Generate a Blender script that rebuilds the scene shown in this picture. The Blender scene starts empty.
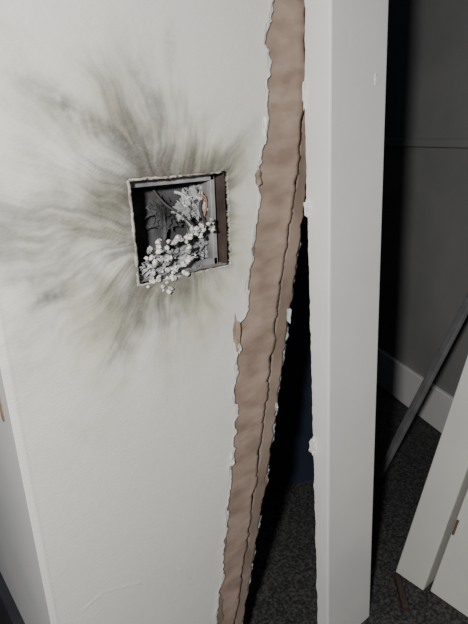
import bpy, bmesh, random
import numpy as np
from math import *
from mathutils import Matrix, Vector, noise
random.seed(4)
SC=bpy.context.scene
FZ=-.08      # floor height

# ---------------------------------------------------------------- helpers
def mat(name,col=(.8,.8,.8),rough=.7,metal=0.0):
    m=bpy.data.materials.new(name); m.use_nodes=True
    b=m.node_tree.nodes['Principled BSDF']
    b.inputs['Base Color'].default_value=(*col,1); b.inputs['Roughness'].default_value=rough
    b.inputs['Metallic'].default_value=metal
    return m
def noisy(name,c1,c2,scale,rough=.8,bump=.2,bdist=.001,bscale=None,metal=0.0,stretch=(1,1,1),lo=.35,hi=.65):
    m=mat(name,c1,rough,metal); nt=m.node_tree; N=nt.nodes; L=nt.links; b=N['Principled BSDF']
    tc=N.new('ShaderNodeTexCoord'); mp=N.new('ShaderNodeMapping'); mp.inputs['Scale'].default_value=stretch
    L.new(tc.outputs['Object'],mp.inputs['Vector'])
    n=N.new('ShaderNodeTexNoise'); n.inputs['Scale'].default_value=scale; n.inputs['Detail'].default_value=6
    L.new(mp.outputs[0],n.inputs['Vector'])
    r=N.new('ShaderNodeValToRGB'); r.color_ramp.elements[0].position=lo; r.color_ramp.elements[1].position=hi
    r.color_ramp.elements[0].color=(*c1,1); r.color_ramp.elements[1].color=(*c2,1)
    L.new(n.outputs['Fac'],r.inputs['Fac']); L.new(r.outputs['Color'],b.inputs['Base Color'])
    n2=N.new('ShaderNodeTexNoise'); n2.inputs['Scale'].default_value=bscale or scale; n2.inputs['Detail'].default_value=5
    L.new(mp.outputs[0],n2.inputs['Vector'])
    bp=N.new('ShaderNodeBump'); bp.inputs['Strength'].default_value=bump; bp.inputs['Distance'].default_value=bdist
    L.new(n2.outputs['Fac'],bp.inputs['Height']); L.new(bp.outputs[0],b.inputs['Normal'])
    return m
def empty(name):
    e=bpy.data.objects.new(name,None); SC.collection.objects.link(e); return e
def mesh(name,verts,faces,m,parent=None,smooth=False):
    me=bpy.data.meshes.new(name); me.from_pydata([tuple(v) for v in verts],[],faces); me.update()
    o=bpy.data.objects.new(name,me); SC.collection.objects.link(o)
    if m: me.materials.append(m)
    if smooth: me.polygons.foreach_set('use_smooth',[True]*len(me.polygons))
    if parent: o.parent=parent
    return o
def box(name,lo,hi,m,parent=None,bev=0):
    x0,y0,z0=lo;x1,y1,z1=hi
    v=[(x0,y0,z0),(x1,y0,z0),(x1,y1,z0),(x0,y1,z0),(x0,y0,z1),(x1,y0,z1),(x1,y1,z1),(x0,y1,z1)]
    f=[(0,3,2,1),(4,5,6,7),(0,1,5,4),(1,2,6,5),(2,3,7,6),(3,0,4,7)]
    o=mesh(name,v,f,m,parent)
    if bev:
        b=o.modifiers.new('b','BEVEL'); b.width=bev; b.segments=3
    return o
def prism(name,bot,top,m,parent=None,bev=0):
    n=len(bot); v=list(bot)+list(top)
    f=[tuple(range(n))[::-1],tuple(range(n,2*n))]+[(i,(i+1)%n,(i+1)%n+n,i+n) for i in range(n)]
    o=mesh(name,v,f,m,parent)
    bm=bmesh.new(); bm.from_mesh(o.data); bmesh.ops.recalc_face_normals(bm,faces=bm.faces); bm.to_mesh(o.data); bm.free()
    if bev:
        b=o.modifiers.new('b','BEVEL'); b.width=bev; b.segments=3
    return o
def tube(name,pts,r,m,parent=None):
    c=bpy.data.curves.new(name,'CURVE'); c.dimensions='3D'; c.bevel_depth=r; c.bevel_resolution=3
    s=c.splines.new('NURBS'); s.points.add(len(pts)-1)
    for p,q in zip(s.points,pts): p.co=(*q,1)
    s.use_endpoint_u=True; s.order_u=3; s.resolution_u=6
    o=bpy.data.objects.new(name,c); SC.collection.objects.link(o); c.materials.append(m)
    if parent:o.parent=parent
    return o
def nz(*a): return noise.noise(Vector(a))
def fbm(x,y,z,o=4): return noise.fractal(Vector((x,y,z)),.6,2.0,o)
def sstep(a,b,x):
    t=max(0,min(1,(x-a)/(b-a))); return t*t*(3-2*t)

# ---------------------------------------------------------------- camera
cam=bpy.data.objects.new('camera',bpy.data.cameras.new('camera')); SC.collection.objects.link(cam)
R=Matrix.Rotation(radians(-38),3,'Z')@Matrix.Rotation(radians(71),3,'X')@Matrix.Rotation(radians(-2),3,'Z')
cam.matrix_world=Matrix.Translation((0,0,.62))@R.to_4x4()
cam.data.sensor_fit='VERTICAL'; cam.data.sensor_height=36; cam.data.lens=30; cam.data.clip_start=.01
SC.camera=cam

# ---------------------------------------------------------------- wall with burn
WY=.41; XL=.085
HX0,HX1,HZ0,HZ1=.212,.318,.492,.585
def lerp(z,t):
    return float(np.interp(z,[a for a,b in t],[b for a,b in t]))
EDGE=sorted([(.95,.385),(.74,.376),(.70,.368),(.65,.369),(.60,.360),(.565,.354),(.50,.345),(.45,.334),(.41,.323),(.338,.316),(.25,.307),(.15,.291),(.037,.273),(0,.268),(-.09,.252)])
def edge_x(z):
    x=lerp(z,EDGE)
    x+=.0030*fbm(z*38,1.3,0,5)
    x+=.0024*(1 if nz(z*30,7.7,1)>.12 else 0)
    x+=.0016*(1 if nz(z*90,2.7,1)>.10 else 0)
    if .398<z<.432: x-=.006*min(1,(z-.398)/.004)*(1 if z<.425 else (.432-z)/.007)
    return x
TH=[(0,9,.5),(30,14,.65),(45,30,.75),(60,24,.9),(78,30,1),(92,40,1),(103,62,1),(114,58,1),(122,44,1),(133,60,1),(142,72,.9),(152,58,.9),(163,70,.9),(175,92,.9),(188,86,.9),(198,70,.8),(206,52,.8),(216,46,.8),(228,48,.85),(238,58,.8),(248,46,.8),(260,40,.8),(272,30,.75),(285,20,.6),(300,12,.45),(325,7,.35),(345,6,.4),(360,9,.5)]
TA=[a for a,b,c in TH];TL=[b for a,b,c in TH];TC=[c for a,b,c in TH]
CX,CZ=.262,.538
def blob(x,z,bx,bz,sa,sb,ang):
    dx,dz=x-bx,z-bz; c,s=cos(ang),sin(ang); u=(dx*c+dz*s)/sa; v=(-dx*s+dz*c)/sb
    q=u*u+v*v
    return exp(-q) if q<12 else 0.0
def soot(x,z):
    dx=max(HX0-x,x-HX1,0); dz=max(HZ0-z,z-HZ1,0); d=hypot(dx,dz)*1000
    wx=x+.011*nz(x*22,z*22,3)+.003*nz(x*60,z*60,3); wz=z+.011*nz(x*22,z*22,8)+.003*nz(x*60,z*60,8)
    rx,rz=wx-CX,wz-CZ; r=hypot(rx,rz); th=atan2(rz,rx)
    t=degrees(th)%360
    L=float(np.interp(t,TA,TL)); A=float(np.interp(t,TA,TC))
    ct,st=cos(th),sin(th)
    n1=fbm(ct*3,st*3,r*9,3); n2=fbm(ct*9,st*9,r*13+5,3); n3=fbm(ct*32,st*32,r*20,3)
    soft=fbm(x*16,z*16,4,4); fine=fbm(x*70,z*70,11,4)
    Ln=max(L*(.82+.42*n1+.30*n2+.10*n3+.26*soft),4)
    s=A*exp(-(d/Ln)**1.1)*.80
    Lh=(20 if rx<.03 else 20-12*sstep(.03,.06,rx))*(1+.4*n1+.35*soft+.25*n2)
    s+=.50*A*exp(-(d/max(Lh,4))**1.2)
    env=min(1,s*2.0)
    s=s*(1+.32*n2+.22*n3+.32*soft+.14*fine)
    s+=.10*env*(n3+.6*n2)
    p=lambda sd,k=1.0: max(0,1+k*1.1*fbm(x*95,z*95,sd,4))
    s+=.45*blob(x,z,.170,.640,.026,.0080,2.45)*p(0)
    s+=.30*blob(x,z,.205,.622,.022,.010,2.35)*p(1)
    s+=.18*blob(x,z,.140,.655,.020,.006,2.6)*p(2)
    s+=.95*blob(x,z,.133,.499,.013,.0054,.15)*p(3,.6)
    s+=.24*blob(x,z,.118,.492,.012,.005,.5)*p(13)
    s+=.18*blob(x,z,.120,.515,.030,.010,.0)*p(9)
    s+=.34*blob(x,z,.186,.438,.014,.009,.9)*p(4)
    s+=.28*blob(x,z,.244,.450,.012,.007,.4)*p(5)
    s+=.26*blob(x,z,.13,.555,.07,.034,.1)*(1+.9*soft+.5*n3)
    s+=.28*blob(x,z,.236,.655,.026,.009,1.9)*p(6,.7)
    s+=.20*blob(x,z,.262,.690,.020,.007,1.5)*p(7,.7)
    s+=.26*blob(x,z,.225,.468,.038,.018,.25)*(1+.6*n2+.4*fine)
    s+=.36*blob(x,z,.230,.605,.038,.024,2.6)*(1+.6*n2+.4*fine)
    if d<1.5: s=max(s,.7+.4*nz(x*200,z*200,0))
    s=max(0,s); s=.93*(1-exp(-1.35*s**1.15))
    L2=30+45*sstep(110,150,t)*(1-sstep(215,300,t))+38*sstep(210,235,t)*(1-sstep(262,300,t))+28*sstep(60,95,t)*(1-sstep(120,160,t))
    y=exp(-(d/(L2+12))**2)*(.85+.7*soft+.4*n1)
    return max(0,min(.97,s)),max(0,min(1,y))
NZ,NX=680,205
Z0,Z1=FZ,.92
zs=np.linspace(Z0,Z1,NZ)
verts=[];S=[];Y=[]
ex=[edge_x(z) for z in zs]
def seg(x,z,a,b_):
    ax,az=a;bx_,bz=b_; t=((x-ax)*(bx_-ax)+(z-az)*(bz-az))/((bx_-ax)**2+(bz-az)**2); t=max(0,min(1,t))
    return hypot(x-ax-t*(bx_-ax),z-az-t*(bz-az))
for j,z in enumerate(zs):
    for i in range(NX):
        x=XL+(ex[j]-XL)*i/(NX-1)
        y=WY+.0006*nz(x*9,z*9,0)
        f=1-(i/(NX-1))
        if f<.05: y-=.0010*(1-f/.05)**2*(.6+nz(z*25,0,4))
        if i<4: y+=.0012*(4-i)/4
        if i in (5,6): y-=.0003
        if z<.25:
            ds=min(seg(x,z,(.116,.176),(.140,.183)),seg(x,z,(.140,.183),(.180,.168)),seg(x,z,(.228,.155),(.242,.132)))
            y-=.0006*exp(-(ds/.0012)**2)*(.6+nz(x*120,z*120,0))
        if z>.66: y-=.0006*exp(-(seg(x,z,(.315,.745),(.340,.735))/.0012)**2)
        verts.append((x,y,z))
        if z<.30: S.append(0.0);Y.append(0.0)
        else:
            a,b=soot(x,z); S.append(a); Y.append(b)
faces=[]
def inhole(x,z):
    e=.0012
    return HX0+e*nz(z*160,1,1)<x<HX1+e*nz(z*150,5,1) and HZ0+e*nz(x*160,2,9)<z<HZ1+e*nz(x*150,3,3)
for j in range(NZ-1):
    for i in range(NX-1):
        a=j*NX+i; cx=(verts[a][0]+verts[a+1][0])/2; cz=(zs[j]+zs[j+1])/2
        if inhole(cx,cz): continue
        faces.append((a,a+1,a+NX+1,a+NX))
mw=bpy.data.materials.new('painted_plaster'); mw.use_nodes=True
nt=mw.node_tree;N=nt.nodes;Lk=nt.links;b=N['Principled BSDF']; b.inputs['Roughness'].default_value=.5
def attr(n):
    a=N.new('ShaderNodeAttribute'); a.attribute_name=n; return a.outputs['Fac']
tc=N.new('ShaderNodeTexCoord')
def nnoise(scale,det,st=(1,1,1)):
    mp=N.new('ShaderNodeMapping'); mp.inputs['Scale'].default_value=st; Lk.new(tc.outputs['Object'],mp.inputs[0])
    n=N.new('ShaderNodeTexNoise'); n.inputs['Scale'].default_value=scale; n.inputs['Detail'].default_value=det; Lk.new(mp.outputs[0],n.inputs['Vector']); return n.outputs['Fac']
def mix(f,a,bb):
    m=N.new('ShaderNodeMix'); m.data_type='RGBA'
    for s,v in ((m.inputs[0],f),(m.inputs[6],a),(m.inputs[7],bb)):
        if hasattr(v,'links'): Lk.new(v,s)
        else: s.default_value=v if not isinstance(v,tuple) else (*v,1)
    return m.outputs[2]
def math(op,a,bb,clamp=False):
    m=N.new('ShaderNodeMath'); m.operation=op; m.use_clamp=clamp
    for s,v in ((m.inputs[0],a),(m.inputs[1],bb)):
        if hasattr(v,'links'): Lk.new(v,s)
        else: s.default_value=v
    return m.outputs[0]
base=mix(nnoise(12,3),(.72,.725,.695),(.79,.785,.755))
yel=mix(math('MULTIPLY',attr('tint'),.55),base,(.52,.50,.31))
fs=math('ADD',attr('soot'),math('MULTIPLY',math('SUBTRACT',nnoise(420,3,(.8,1,1.9)),.5),math('MULTIPLY',attr('soot'),.25)),True)
sc=mix(nnoise(18,3),(.030,.030,.026),(.062,.053,.060))
ms=mix(math('MULTIPLY',fs,1.0,True),yel,sc)
Lk.new(ms,b.inputs['Base Color'])
bp=N.new('ShaderNodeBump'); bp.inputs['Strength'].default_value=.45; bp.inputs['Distance'].default_value=.0007
hh=math('ADD',nnoise(420,3,(.5,1,1.7)),math('MULTIPLY',nnoise(60,3),1.2))
Lk.new(hh,bp.inputs['Height']); Lk.new(bp.outputs[0],b.inputs['Normal'])
W=mesh('wall_front',verts,faces,mw,smooth=True)
for nm,dat in (('soot',S),('tint',Y)):
    at=W.data.attributes.new(nm,'FLOAT','POINT'); at.data.foreach_set('value',dat)
sm=W.modifiers.new('s','SOLIDIFY'); sm.thickness=.0035; sm.offset=-1
if W.data.polygons[0].normal.y>0: W.data.flip_normals()

m_white=noisy('white_gloss_paint',(.74,.745,.74),(.80,.80,.785),8,.4,.2,.0008,140)
m_plain=noisy('white_emulsion',(.62,.63,.64),(.68,.68,.68),10,.6,.25,.0006,300)
sv=[];sf=[]
n=60
for j in range(n+1):
    z=FZ+(.92-FZ)*j/n
    for i in range(13):
        sv.append((XL+.0004*nz(z*30,i,0),WY+.0012+.9*(i/12)**1.5,z))
for j in range(n):
    for i in range(12):
        a=j*13+i; sf.append((a,a+13,a+14,a+1))
mesh('wall_left',sv,sf,m_plain,smooth=True)
m_dark=noisy('dark_skirting_paint',(.02,.022,.028),(.04,.04,.05),20,.6)
box('baseboard_left',(XL-.012,.425,FZ),(XL+.002,1.3,.055),m_dark,bev=.002)

m_chip=noisy('exposed_card',(.22,.15,.11),(.32,.24,.18),60,.9)
m_brown=noisy('brown_board_paper',(.25,.180,.142),(.40,.300,.245),24,.88,.5,.0010,34,stretch=(1,1,2.2))
m_brown2=noisy('brown_board_paper_torn',(.20,.148,.115),(.32,.245,.20),20,.9,.5,.0010,40)
m_gyp=noisy('gypsum_core',(.45,.48,.51),(.66,.67,.68),90,.9,.8,.002,220)
pts=[];k=20
for i in range(k):
    a=2*pi*i/k; r=1+.45*nz(i*1.7,2,2)
    pts.append((XL-.0010,.436+.006*cos(a)*r,.410+.018*sin(a)*r))
prism('torn_chip',pts,[(XL+.001,p[1],p[2]) for p in pts],m_chip)

# ---------------------------------------------------------------- exposed plasterboard
PB=empty('torn_plasterboard')
RIGHT=sorted([(.95,.432),(.74,.431),(.68,.434),(.62,.440),(.585,.437),(.53,.429),(.46,.415),(.398,.403),(.30,.386),(.204,.367),(.10,.343),(0,.321),(-.09,.305)])
CRACK=sorted([(.95,.428),(.70,.427),(.66,.427),(.62,.421),(.58,.417),(.53,.406),(.447,.389),(.35,.372),(.245,.353),(.12,.328),(0,.304),(-.09,.288)])
def strip(name,fx0,fx1,y,th,m,n=420,jl=0,jr=.002,sd=0,steps=False,z0=FZ,z1=.92,nx=14,curl=0.0,wav=.0003):
    vs=[];fs=[]
    for j in range(n+1):
        z=z0+(z1-z0)*j/n
        a=fx0(z)+jl*fbm(z*45,sd,1,5); c=fx1(z)+jr*fbm(z*45,sd+5,1,5)
        if steps: c+=.0016*(1 if nz(z*35,sd,3)>.1 else 0)-.0014*(1 if nz(z*80,sd,6)>.2 else 0)
        c=max(c,a+.0006)
        for i in range(nx+1):
            x=a+(c-a)*i/nx
            crease=.0004*exp(-((nz(x*20,z*10,sd+30))/.03)**2)
            yy=y+wav*fbm(x*25,z*14,sd,3)-crease
            e=max(0,(i/nx-.8)/.2); yy-=curl*e*e*max(0,.3+1.4*nz(z*30,sd,2))
            vs.append((x,yy,z))
    for j in range(n):
        for i in range(nx):
            a=j*(nx+1)+i; fs.append((a,a+1,a+nx+2,a+nx+1))
    o=mesh(name,vs,fs,m,PB,smooth=True)
    s=o.modifiers.new('s','SOLIDIFY'); s.thickness=th; s.offset=-1
    return o
gap=lambda z:.0042*(1-sstep(.63,.68,z))+.0018*nz(z*18,6,6)
strip('face_paper',lambda z:lerp(z,EDGE)-.007,lambda z:lerp(z,CRACK),.4128,.0012,m_brown,jr=.0028,sd=1,steps=True,curl=.0008,n=700)
strip('upper_ply',lambda z:lerp(z,EDGE)-.002,lambda z:lerp(z,EDGE)+.003+.016*max(0,nz(z*11,4,4)),.4117,.0006,m_brown2,jr=.0040,sd=21,steps=True,n=700,wav=.0002)
strip('back_paper',lambda z:lerp(z,CRACK)+gap(z),lambda z:lerp(z,RIGHT),.4155,.002,m_brown2,jl=.0016,jr=.0030,sd=9,steps=True,n=700,nx=8)
strip('gypsum_fringe',lambda z:lerp(z,RIGHT)-.006,lambda z:lerp(z,RIGHT)+(.0030 if z<.55 else -.004)+.0025*(1 if nz(z*20,3,3)>0 else 0),.4185,.006,m_gyp,jr=.0030,sd=14,steps=True,n=700,nx=6)
m_shadow=noisy('crack_shade_brown',(.04,.032,.028),(.07,.055,.05),30,.95)  # near-black brown: the crack's shade is put into this colour
strip('crack_shade_strip',lambda z:lerp(z,EDGE)+.004,lambda z:lerp(z,RIGHT)-.005,.4260,.003,m_shadow,sd=31)  # backing added so the crack reads dark under any light
lv=[];lf=[];n=700
for j in range(n+1):
    z=FZ+(.92-FZ)*j/n; x=edge_x(z); w=.0014+.0036*max(0,.35+1.3*nz(z*55,8,2)+.5*nz(z*160,1,2))
    y0=WY-.0004
    for i in range(4):
        t=i/3; lv.append((x-.0012+(w+.0012)*t,y0-.0010*sin(t*2.6)+.0010*t,z))
for j in range(n):
    for i in range(3):
        a=j*4+i; lf.append((a,a+1,a+5,a+4))
m_lip=noisy('torn_white_paper',(.72,.70,.66),(.82,.81,.79),150,.8,.4,.0005)
mesh('paper_lip',lv,lf,m_lip,PB,smooth=True)
def flap(x,z,w,h,m,sd,y=.4088):
    pp=[(x,y,z)]
    k=18
    for i in range(k):
        a=2*pi*i/k; r=1+.5*nz(i*1.3,sd,sd*2.)
        pp.append((x+w*cos(a)*r,y-.0020*max(0,sin(a*1.5+sd)),z+h*sin(a)*r))
    o=mesh('flap',pp,[(0,1+i,1+(i+1)%k) for i in range(k)],m,PB); s=o.modifiers.new('s','SOLIDIFY'); s.thickness=.0005
flap(.3215,.415,.0045,.019,m_brown,1)
flap(.325,.398,.003,.006,m_lip,4)
flap(.356,.576,.0035,.008,m_brown2,6)
flap(.366,.625,.0022,.010,m_lip,7)
flap(.3665,.203,.003,.007,m_chip,9,.4140)
flap(.3095,.262,.002,.008,m_lip,11)
flap(.406,.415,.003,.009,m_gyp,13,.4150)
flap(.385,.30,.002,.007,m_gyp,15,.4150)

# ---------------------------------------------------------------- door post
DP=empty('door_frame')
n=300;vs=[];fs=[]
YB=([-.08,0,.435,.65,.92],[.370,.373,.396,.4075,.4095])
def post_row(z):
    yf=.353+(z+.025)*(.022/.76); xr=.5155-(z)*(.0045/.742)
    yb=float(np.interp(z,*YB))+.0012*fbm(z*50,3,3,4)
    if nz(z*26,9,9)>.2: yb+=.0010
    xl=.421; b=.0022
    wv=.0004*nz(z*20,0,6)
    return [(xl,yb,z),(xl+wv,(yb+yf)/2,z),(xl,yf+b,z),(xl+b*.3,yf+b*.3,z),(xl+b,yf,z),((xl+xr)/2,yf+wv,z),(xr-b,yf,z),(xr-b*.3,yf+b*.3,z),(xr,yf+b,z),(xr,yb,z),(xl+.012,yb+.001,z),(xl+.003,yb+.001,z)]
K=12
for j in range(n+1): vs+=post_row(FZ+(.92-FZ)*j/n)
for j in range(n):
    for i in range(K):
        a=j*K+i; b2=j*K+(i+1)%K; fs.append((a,b2,b2+K,a+K))
fs.append(tuple(range(K))[::-1]); fs.append(tuple(n*K+i for i in range(K)))
post=mesh('post',vs,fs,m_white,DP)
bm=bmesh.new(); bm.from_mesh(post.data); bmesh.ops.recalc_face_normals(bm,faces=bm.faces); bm.to_mesh(post.data); bm.free()
def lump(name,c,s,m,parent,sd=0,sub=3,amp=.5,fr=2.0):
    bm=bmesh.new(); bmesh.ops.create_icosphere(bm,subdivisions=sub,radius=1)
    for v in bm.verts:
        k=1+amp*fbm(v.co.x*fr+sd,v.co.y*fr,v.co.z*fr,4); v.co=Vector((c[0]+v.co.x*s[0]*k,c[1]+v.co.y*s[1]*k,c[2]+v.co.z*s[2]*k))
    me=bpy.data.meshes.new(name); bm.to_mesh(me); bm.free(); me.materials.append(m)
    o=bpy.data.objects.new(name,me); SC.collection.objects.link(o); o.parent=parent; return o
for i,(z,w,h) in enumerate(((.655,.0018,.014),(.541,.0044,.008),(.533,.003,.004),(.247,.0060,.011),(.237,.004,.005))):
    yb=float(np.interp(z,*YB))
    lump('plaster_chip',(.421-w*.2,yb-.001,z),(w,.003,h),m_lip,DP,sd=i*3.3,sub=3,amp=.5,fr=1.3)
lump('paint_nick',(.493,float(.353+(.665+.025)*(.022/.76))-.0002,.668),(.0035,.0008,.006),m_white,DP,sd=4,amp=.6)

# ---------------------------------------------------------------- burnt socket box
SB=empty('burnt_socket_box')
m_metal=noisy('sooted_metal',(.14,.14,.145),(.42,.42,.43),35,.55,.3,.001,90,metal=.2)
m_char=noisy('charred_lining',(.030,.020,.017),(.075,.048,.040),40,.9,.6,.001,120)
m_black=noisy('soot_black',(.016,.016,.017),(.10,.10,.105),30,.95,.8,.002,80)
m_ledge=noisy('ashy_ledge',(.18,.18,.18),(.44,.44,.43),60,.9,.6,.001,160)
x0,x1,z0,z1=HX0+.002,HX1-.001,HZ0+.001,HZ1-.001; yb=.4485; ym=.4135
def quad(name,a,b_,c,d,m,sub=20,amp=.0008,sd=0):
    vs=[];fs=[];a,b_,c,d=map(Vector,(a,b_,c,d)); nrm=(b_-a).cross(d-a).normalized()
    for j in range(sub+1):
        for i in range(sub+1):
            u,v=i/sub,j/sub; p=(a*(1-u)+b_*u)*(1-v)+(d*(1-u)+c*u)*v
            vs.append(p+nrm*amp*fbm(u*5+sd,v*5,sd,4))
    for j in range(sub):
        for i in range(sub):
            k=j*(sub+1)+i; fs.append((k,k+1,k+sub+2,k+sub+1))
    return mesh(name,vs,fs,m,SB,smooth=True)
quad('back',(x0,yb,z0),(x1,yb,z0),(x1,yb,z1),(x0,yb,z1),m_black,amp=.002)
quad('side_right',(x1,ym,z0),(x1,ym,z1),(x1-.002,yb,z1),(x1-.002,yb,z0),m_char)
quad('side_left',(x0,ym,z0),(x0,ym,z1),(x0,yb,z1),(x0,yb,z0),m_char)
quad('side_bottom',(x0,ym,z0),(x1,ym,z0),(x1,yb,z0),(x0,yb,z0),m_ledge)
quad('side_top',(x0,ym,z1),(x1,ym,z1),(x1,yb,z1),(x0,yb,z1),m_char)
fy0,fy1=.4225,.4240
for nm,lo_,hi_ in (('frame_left',(x0,fy0,z0),(x0+.005,fy1,z1)),('frame_right',(x1-.0105,fy0,z0),(x1-.0055,.445,z1)),('frame_bottom',(x0,fy0,z0),(x1-.006,fy1,z0+.007)),('frame_top',(x0,fy0,z1-.007),(x1-.006,fy1,z1))):
    box(nm,lo_,hi_,m_metal,SB,bev=.0005)
m_rim=noisy('scorched_rim',(.20,.17,.14),(.60,.55,.50),70,.9,.8,.001,260,lo=.3,hi=.6)
def rimline(name,pts,w,m):
    vs=[];fs=[]
    for k,(p) in enumerate(pts):
        for i in range(8):
            a=2*pi*i/8; r=w*(1+.45*fbm(p[0]*90+cos(a),p[2]*90,sin(a),4))
            vs.append((p[0]+r*cos(a),p[1]+.6*r*sin(a),p[2]) if p[3]==0 else (p[0],p[1]+.6*r*sin(a),p[2]+r*cos(a)))
    for k in range(len(pts)-1):
        for i in range(8):
            a=k*8+i;b2=k*8+(i+1)%8; fs.append((a,b2,b2+8,a+8))
    mesh(name,vs,fs,m,SB,smooth=True)
rimline('rim_left',[(HX0+.0006*nz(i*.15,0,0),.4108,HZ0+(HZ1-HZ0)*i/160,0) for i in range(161)],.0018,m_rim)
rimline('rim_top',[(HX0+(HX1-HX0)*.92*i/160,.4108,HZ1+.0006*nz(i*.15,3,0),1) for i in range(161)],.0014,m_rim)
rimline('rim_bottom',[(HX0+(HX1-HX0)*i/160,.4110,HZ0+.0006*nz(i*.15,5,0),1) for i in range(161)],.0009,m_rim)

def bx(px,py,y=.43):
    u=(px-130)/98; v=1-(py-(183-.11*(px-130)))/(105-.13*(px-130))
    return Vector((HX0+u*.106+ (y-.41)*.62, y, HZ0+v*.093-(y-.41)*.22))
m_sheet=noisy('melted_grey_plastic',(.13,.14,.145),(.36,.37,.375),70,.7,.6,.001,150)
m_sheet2=noisy('blue_grey_ash',(.22,.23,.24),(.50,.51,.51),60,.85,.7,.001,180)
def crumple(name,c,w,h,m,sd,tilt=0,amp=.006,yaw=0,hole=.33):
    vs=[];fs=[];n=30
    for j in range(n+1):
        for i in range(n+1):
            u=(i/n-.5)*w; v=(j/n-.5)*h
            e=1+.45*nz(i*.25,j*.25,sd)
            x=u*e; z=v*e
            d=amp*(abs(fbm(u*70+sd,v*70,sd,3))*2.2-.6)
            p=Vector((x*cos(yaw),d+x*sin(yaw)+z*sin(tilt),z*cos(tilt)))
            vs.append(p+Vector(c))
    for j in range(n):
        for i in range(n):
            rr=hypot(i/n-.5,j/n-.5)
            if rr>.42+.25*nz(i*.3,j*.3,sd+9): continue
            k=j*(n+1)+i; fs.append((k,k+1,k+n+2,k+n+1))
    o=mesh(name,vs,fs,m,SB,smooth=False); s=o.modifiers.new('s','SOLIDIFY'); s.thickness=.0006
    return o
crumple('sheet_low',bx(165,262,.422),.044,.034,m_sheet,3,-.5)
crumple('sheet_low',bx(146,268,.417),.034,.026,m_sheet2,8,-.5,.006)
crumple('sheet_mid',bx(183,248,.430),.040,.030,m_sheet,12,.3)
crumple('sheet_right',bx(203,256,.436),.032,.046,m_sheet2,17,0,.006,.5)
crumple('sheet_right',bx(190,274,.427),.040,.020,m_sheet,19,-.5,.005,.2)
crumple('sheet_top',bx(196,198,.439),.032,.030,m_sheet2,22,.2,.007)
crumple('sheet_back',bx(158,215,.443),.04,.04,m_black,25,.2,.006)
lump('melted_faceplate',bx(182,208,.434),(.008,.005,.009),m_sheet2,SB,sd=2,sub=5,amp=1.1,fr=2.5)
lump('melted_faceplate',bx(196,204,.434),(.007,.004,.010),m_sheet2,SB,sd=6,sub=5,amp=1.1,fr=2.5)
m_cu=noisy('scorched_copper',(.40,.17,.09),(.60,.36,.24),90,.5,.3,.0005,metal=.3)
m_wire=mat('sooted_wire',(.05,.045,.045),.7)
tube('wire_copper',[bx(197,194,.428),bx(203,193,.425),bx(206,203,.426),bx(202,214,.43)],.0011,m_cu,SB)
tube('wire_dark',[bx(150,188,.444),bx(160,205,.436),bx(178,212,.430),bx(190,225,.432)],.0014,m_wire,SB)
tube('wire_dark',[bx(209,186,.44),bx(200,196,.43),bx(196,212,.428),bx(209,232,.43)],.0016,m_wire,SB)
tube('wire_grey',[bx(172,190,.44),bx(182,193,.43),bx(188,203,.428),bx(184,215,.43)],.0016,m_sheet2,SB)
bmA=bmesh.new()
clu=[(142,252,1.2),(141,259,1.1),(147,262,1.1),(152,241,1.3),(153,252,1.2),(158,249,1.0),(164,242,1.3),(171,239,1.1),(179,239,1.3),(186,234,1.3),(192,229,1.2),(199,226,1.2),(206,222,1.0),(208,229,.8),(196,236,.9),(182,247,.8),(160,258,1.1),
     (166,268,1.3),(174,266,1.3),(181,262,1.3),(185,257,1.0),(176,273,1.1),(165,278,1.2),(157,272,1.1),(158,284,1.2),(162,292,1.1),(150,282,1.1),(144,276,1.0),(142,284,1.0),(138,289,.8),(152,290,.9),(180,205,.6),(186,197,.5)]
for (px,py,k) in clu:
    for q in range(4):
        c=bx(px+random.gauss(0,1.9),py+random.gauss(0,1.7),random.uniform(.407,.415))
        r=random.uniform(.0012,.0021)*k
        ret=bmesh.ops.create_icosphere(bmA,subdivisions=3,radius=r)
        sd=random.random()*50
        sx,sy,sz=(random.uniform(.7,1.3) for _ in range(3))
        for v in ret['verts']:
            co=v.co; kk=1+.55*nz(co.x*620+sd,co.y*620,co.z*620)+.3*nz(co.x*1500+sd,co.y*1500,co.z*1500)
            v.co=Vector((co.x*sx,co.y*sy,co.z*sz))*kk+c
me=bpy.data.meshes.new('ash_puffs'); bmA.to_mesh(me); bmA.free()
m_ash=noisy('pale_ash',(.26,.26,.25),(.80,.79,.75),160,.9,.4,.0005,500,lo=.35,hi=.56)
me.materials.append(m_ash); me.polygons.foreach_set('use_smooth',[True]*len(me.polygons))
o=bpy.data.objects.new('ash_puffs',me); SC.collection.objects.link(o); o.parent=SB

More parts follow.
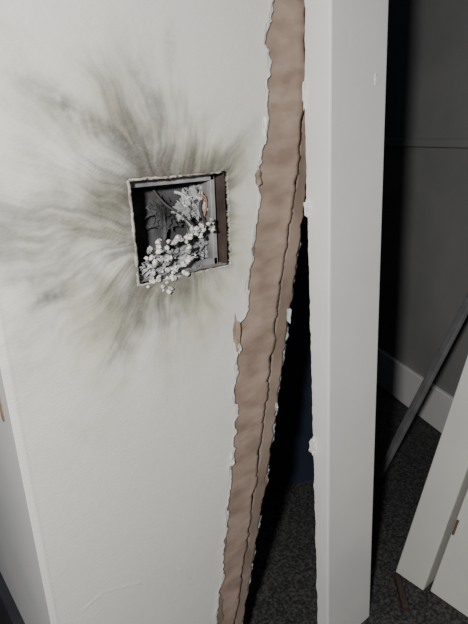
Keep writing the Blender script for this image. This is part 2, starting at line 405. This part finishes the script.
# ---------------------------------------------------------------- room beyond
m_floor=noisy('speckled_carpet',(.016,.016,.018),(.10,.098,.094),230,.95,.8,.003,300,lo=.40,hi=.72)
mesh('floor',[(-1.2,-1.2,FZ),(2.2,-1.2,FZ),(2.2,2.2,FZ),(-1.2,2.2,FZ)],[(0,1,2,3)],m_floor)
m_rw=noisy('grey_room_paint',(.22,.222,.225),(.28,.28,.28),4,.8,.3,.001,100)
m_bw=noisy('navy_gap_shade',(.012,.018,.040),(.018,.026,.055),6,.8)  # navy puts the darkness of the gap into the surface colour
A=(.93,.21);B=(1.40,1.42)
prism('wall_right',[(A[0],A[1],FZ),(B[0],B[1],FZ),(B[0]+.05,B[1],FZ),(A[0]+.05,A[1],FZ)],[(A[0],A[1],1.4),(B[0],B[1],1.4),(B[0]+.05,B[1],1.4),(A[0]+.05,A[1],1.4)],m_rw)
def along(z0,z1,t,name,m):
    nx,ny=-(B[1]-A[1]),(B[0]-A[0]); l=hypot(nx,ny); nx,ny=nx/l*t,ny/l*t
    return prism(name,[(A[0]+nx,A[1]+ny,z0),(B[0]+nx,B[1]+ny,z0),(B[0],B[1],z0),(A[0],A[1],z0)],[(A[0]+nx,A[1]+ny,z1),(B[0]+nx,B[1]+ny,z1),(B[0],B[1],z1),(A[0],A[1],z1)],m,bev=.003)
m_bb=noisy('white_skirting',(.74,.74,.74),(.80,.80,.79),10,.5)
along(FZ,.025,.012,'baseboard_right',m_bb)
along(.575,.593,.012,'trim_1',m_rw)
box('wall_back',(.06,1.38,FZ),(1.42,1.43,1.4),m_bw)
prism('dark_gap_panel',[(.30,.775,FZ),(.74,.615,FZ),(.75,.645,FZ),(.31,.805,FZ)],[(.30,.775,1.4),(.74,.615,1.4),(.75,.645,1.4),(.31,.805,1.4)],m_bw)  # made-up panel, added to darken the gap beside the post

# folded step ladder
LD=empty('folding_step_ladder')
m_al=noisy('dull_aluminium',(.20,.20,.21),(.28,.28,.29),30,.5,metal=.3)
def bar(name,a,b_,w,d,m,parent):
    a,b_=Vector(a),Vector(b_); z=(b_-a).normalized(); x=Vector((1,-.6,0)); x=(x-z*x.dot(z)).normalized(); y=z.cross(x)
    bot=[a+x*sx*w+y*sy*d for sx,sy in ((-1,-1),(1,-1),(1,1),(-1,1))]; top=[p+(b_-a) for p in bot]
    return prism(name,bot,top,m,parent,bev=.001)
r1=(Vector((.80,.545,FZ+.006)),Vector((.83,.39,.40))); r2=(Vector((.845,.565,FZ+.006)),Vector((.875,.41,.40)))
bar('rail_1',*r1,.004,.007,m_al,LD)
bar('rail_2',*r2,.004,.007,m_al,LD)
for t in (.10,.35,.6,.85):
    bar('tread',r1[0].lerp(r1[1],t),r2[0].lerp(r2[1],t),.004,.010,m_al,LD)

m_door=noisy('white_door_paint',(.60,.60,.57),(.68,.67,.63),6,.5,.2,.0008,60)
D1=empty('door_1')
lean=Vector((.112,-.100,.80))
def leanprism(name,pts,m,parent,L=lean,bev=.002):
    return prism(name,[Vector((x,y,FZ)) for x,y in pts],[Vector((x,y,FZ))+L for x,y in pts],m,parent,bev)
leanprism('door_edge',[(.615,.376),(.616,.325),(.67,.325),(.67,.376)],m_door,D1)
D2=empty('door_2')
leanprism('leaf',[(.624,.318),(.624,.10),(.655,.10),(.655,.318)],m_door,D2)
m_brass=mat('worn_brass',(.30,.22,.13),.45,.7)
c=Vector((.624,.318,FZ))+lean*(.13/.8)
tube('hinge_knuckle',[c+Vector((-.003,-.004,0))+lean*t for t in (-.016,0,.016)],.0020,m_brass,D2)
m_wood=noisy('dark_red_timber',(.035,.022,.018),(.06,.036,.030),40,.7,stretch=(1,8,1))
prism('timber_offcut',[(.560,.325,FZ),(.566,.317,FZ),(.606,.362,FZ),(.600,.368,FZ)],[(.560,.325,FZ+.01),(.566,.317,FZ+.01),(.606,.362,FZ+.012),(.600,.368,FZ+.012)],m_wood,bev=.001)

# ---------------------------------------------------------------- light
def light(name,loc,target,energy,size,col):
    l=bpy.data.lights.new(name,'AREA'); l.shape='DISK'; l.size=size; l.energy=energy; l.color=col
    o=bpy.data.objects.new(name,l); SC.collection.objects.link(o); o.location=loc
    o.rotation_euler=(Vector(target)-Vector(loc)).to_track_quat('-Z','Y').to_euler(); return o
light('work_lamp',(-.24,-.08,.73),(.37,.41,.42),8.4,.05,(1,.975,.93))
w=bpy.data.worlds.new('world'); SC.world=w; w.use_nodes=True
w.node_tree.nodes['Background'].inputs[0].default_value=(.6,.65,.8,1); w.node_tree.nodes['Background'].inputs[1].default_value=.06
